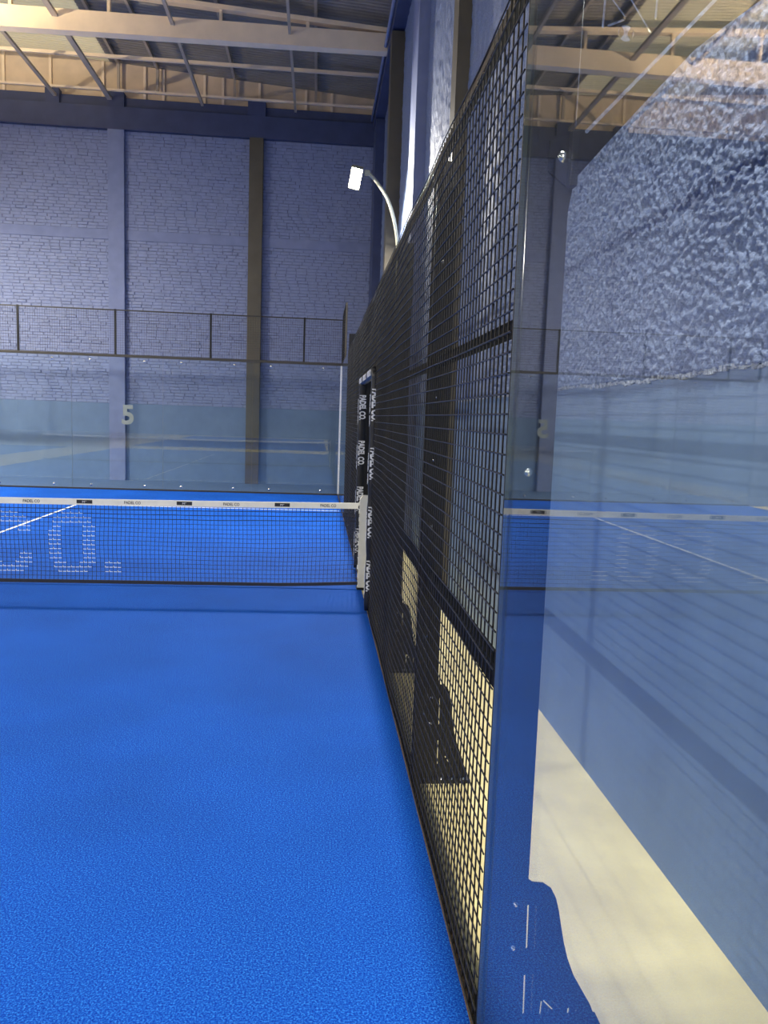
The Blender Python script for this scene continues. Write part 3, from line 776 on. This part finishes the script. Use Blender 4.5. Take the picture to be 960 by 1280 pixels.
def strip(name, fz0, fz1, y0, y1, m, x0=-10.0, x1=0.0, n=80):
    b = MB(); xs = np.linspace(x0, x1, n)
    for x in xs: b.v += [(x, y0, fz0(x)), (x, y1, fz0(x)), (x, y1, fz1(x)), (x, y0, fz1(x))]
    for i in range(n-1):
        for k in range(4):
            a = 4*i+k; c = 4*i+(k+1) % 4; b.f.append((a, c, c+4, a+4)); b.mi.append(0)
    b.f += [(0, 1, 2, 3), (4*n-1, 4*n-2, 4*n-3, 4*n-4)]; b.mi += [0, 0]
    return b.build(name, m, net)
strip('top_band', lambda x: ztop(x)-0.062, lambda x: ztop(x), -0.010, 0.010, M['band'])
strip('bottom_tape', zbot, lambda x: zbot(x)+0.035, -0.006, 0.006, M['net'])
SM = text_mesh('PADEL CO', 0.165, 0.030, 0.0015, 0.01)
TAG = text_mesh('M°', 0.04, 0.022, 0.0015, 0.0)
for k in range(10):
    x = -0.36-0.0-1.005*k
    if x > -9.9:
        t = put_text('lettering', SM, M['black_print'], net, frame_mtx((x-0.02, -0.011, ztop(x)-0.031), (1, 0, 0), (0, 0, 1))); t['label'] = 'small black print on the white band'
    x = -0.86-1.005*k
    if x > -9.9:
        b = MB().box(x-0.078, x+0.078, -0.0125, -0.0095, ztop(x)-0.047, ztop(x)-0.010, 0.0).build('black_label', M['black_print'], net)
        put_text('symbol', TAG, M['white_print'], b, frame_mtx((x, -0.0135, ztop(x)-0.029), (1, 0, 0), (0, 0, 1)))
# white letters worked into the cords: dashes on the horizontal cords inside each letter
def inside(ch, u, v):
    s, t = 0.24, 0.16                       # stroke width across, up
    def sq(u, v, a, b, c, d): return a <= u <= c and b <= v <= d
    def oval(u, v): 
        return abs((u-.5)/.5)**3+abs((v-.5)/.5)**3.4 <= 1 and not (abs((u-.5)/(.5-s))**3+abs((v-.5)/(.5-t))**3.4 <= 1)
    if ch == 'O': return oval(u, v)
    if ch == 'C': return oval(u, v) and not (u > .6 and .38 < v < .64)
    if ch == 'D': return u < s or (oval(u, v) and u > .4) or ((v < t or v > 1-t) and u < .7)
    if ch == 'L': return u < s or v < t
    if ch == 'E': return u < s or v < t or v > 1-t or (abs(v-.5) < t/2 and u < .85)
    if ch == 'P': return u < s or (v > .42 and (v > 1-t or v < .42+t or u > 1-s))
    if ch == 'A': return abs(u-.5) > (1-v)*.38-.02 and abs(u-.5) < .5-v*.36+.06 or (abs(v-.3) < t/2 and abs(u-.5) < .35)
    if ch == '.': return True
    return False
cells = []; xL = -3.22
x = xL+0.0; word = []
word.append(('O', -3.22, -2.764, .105, .746)); word.append(('C', -3.86, -3.394, .105, .746)); word.append(('.', -2.69, -2.52, .105, .26))
x = -4.30
for ch in 'LEDAP': word.append((ch, x-.46, x, .105, .746)); x -= .62
wd = MB()
for j in range(1, NZ):
    for i in range(NX):
        xa = -9.97+9.94*(i+0.12)/NX; xb = -9.97+9.94*(i+0.88)/NX
        p = npt(xa, j/NZ); q = npt(xb, j/NZ)
        xm, zm = (p[0]+q[0])/2, (p[2]+q[2])/2
        for ch, a, b, c, d in word:
            if a <= xm <= b and c <= zm <= d and inside(ch, (xm-a)/(b-a), (zm-c)/(d-c)):
                wd.tube([(p[0], p[1]-.002, p[2]), (q[0], q[1]-.002, q[2])], 0.0040, 4, True)
                if (i+j) % 2 == 0:
                    r_ = npt(xa, (j+.35)/NZ); wd.tube([(p[0], p[1]-.002, p[2]), (r_[0], r_[1]-.002, r_[2])], 0.003, 4, True)
wd.build('printed_cords', M['white_print'], net, kind='stuff')['label'] = 'large white letters printed on the net cords'

# net post with laced white cover
npst = empty('net_post', (0.0, 0.0, 0), 'white covered net post standing in the doorway', 'net post')
MB().tube([(0.012, 0.0, 0.0), (0.012, 0.0, 0.98)], 0.035, 12).build('post', M['black'], npst, smooth=True)
cv = MB(); zz = np.linspace(0.02, 1.0, 26)
for i, z in enumerate(zz):
    wv = 0.0035*math.sin(i*2.1)+0.003*math.sin(i*0.9)
    x0 = -0.052+wv+(0.03*max(0, (z-.94)/.06)**2); x1 = 0.048+0.004*math.sin(i*1.7)
    cv.v += [(x0, -0.044, z), (x1, -0.044, z), (x1, 0.044, z), (x0, 0.044, z)]
for i in range(25):
    for k in range(4):
        a = 4*i+k; c = 4*i+(k+1) % 4; cv.f.append((a, c, c+4, a+4)); cv.mi.append(0)
cv.f += [(0, 1, 2, 3), (103, 102, 101, 100)]; cv.mi += [0, 0]
cv.build('cover', M['band'], npst)
for z in np.arange(0.10, 0.98, 0.085):
    for x in (-0.057, 0.050):
        MB().tube([(x, -0.046, z), (x-.004, -.052, z+.015), (x, -0.046, z+.03)], 0.006, 5).build('lace', M['rubber'], npst)
MB().box(-0.06, 0.075, -0.07, 0.07, -0.004, 0.012, 0.003).build('base_plate', M['black'], npst)
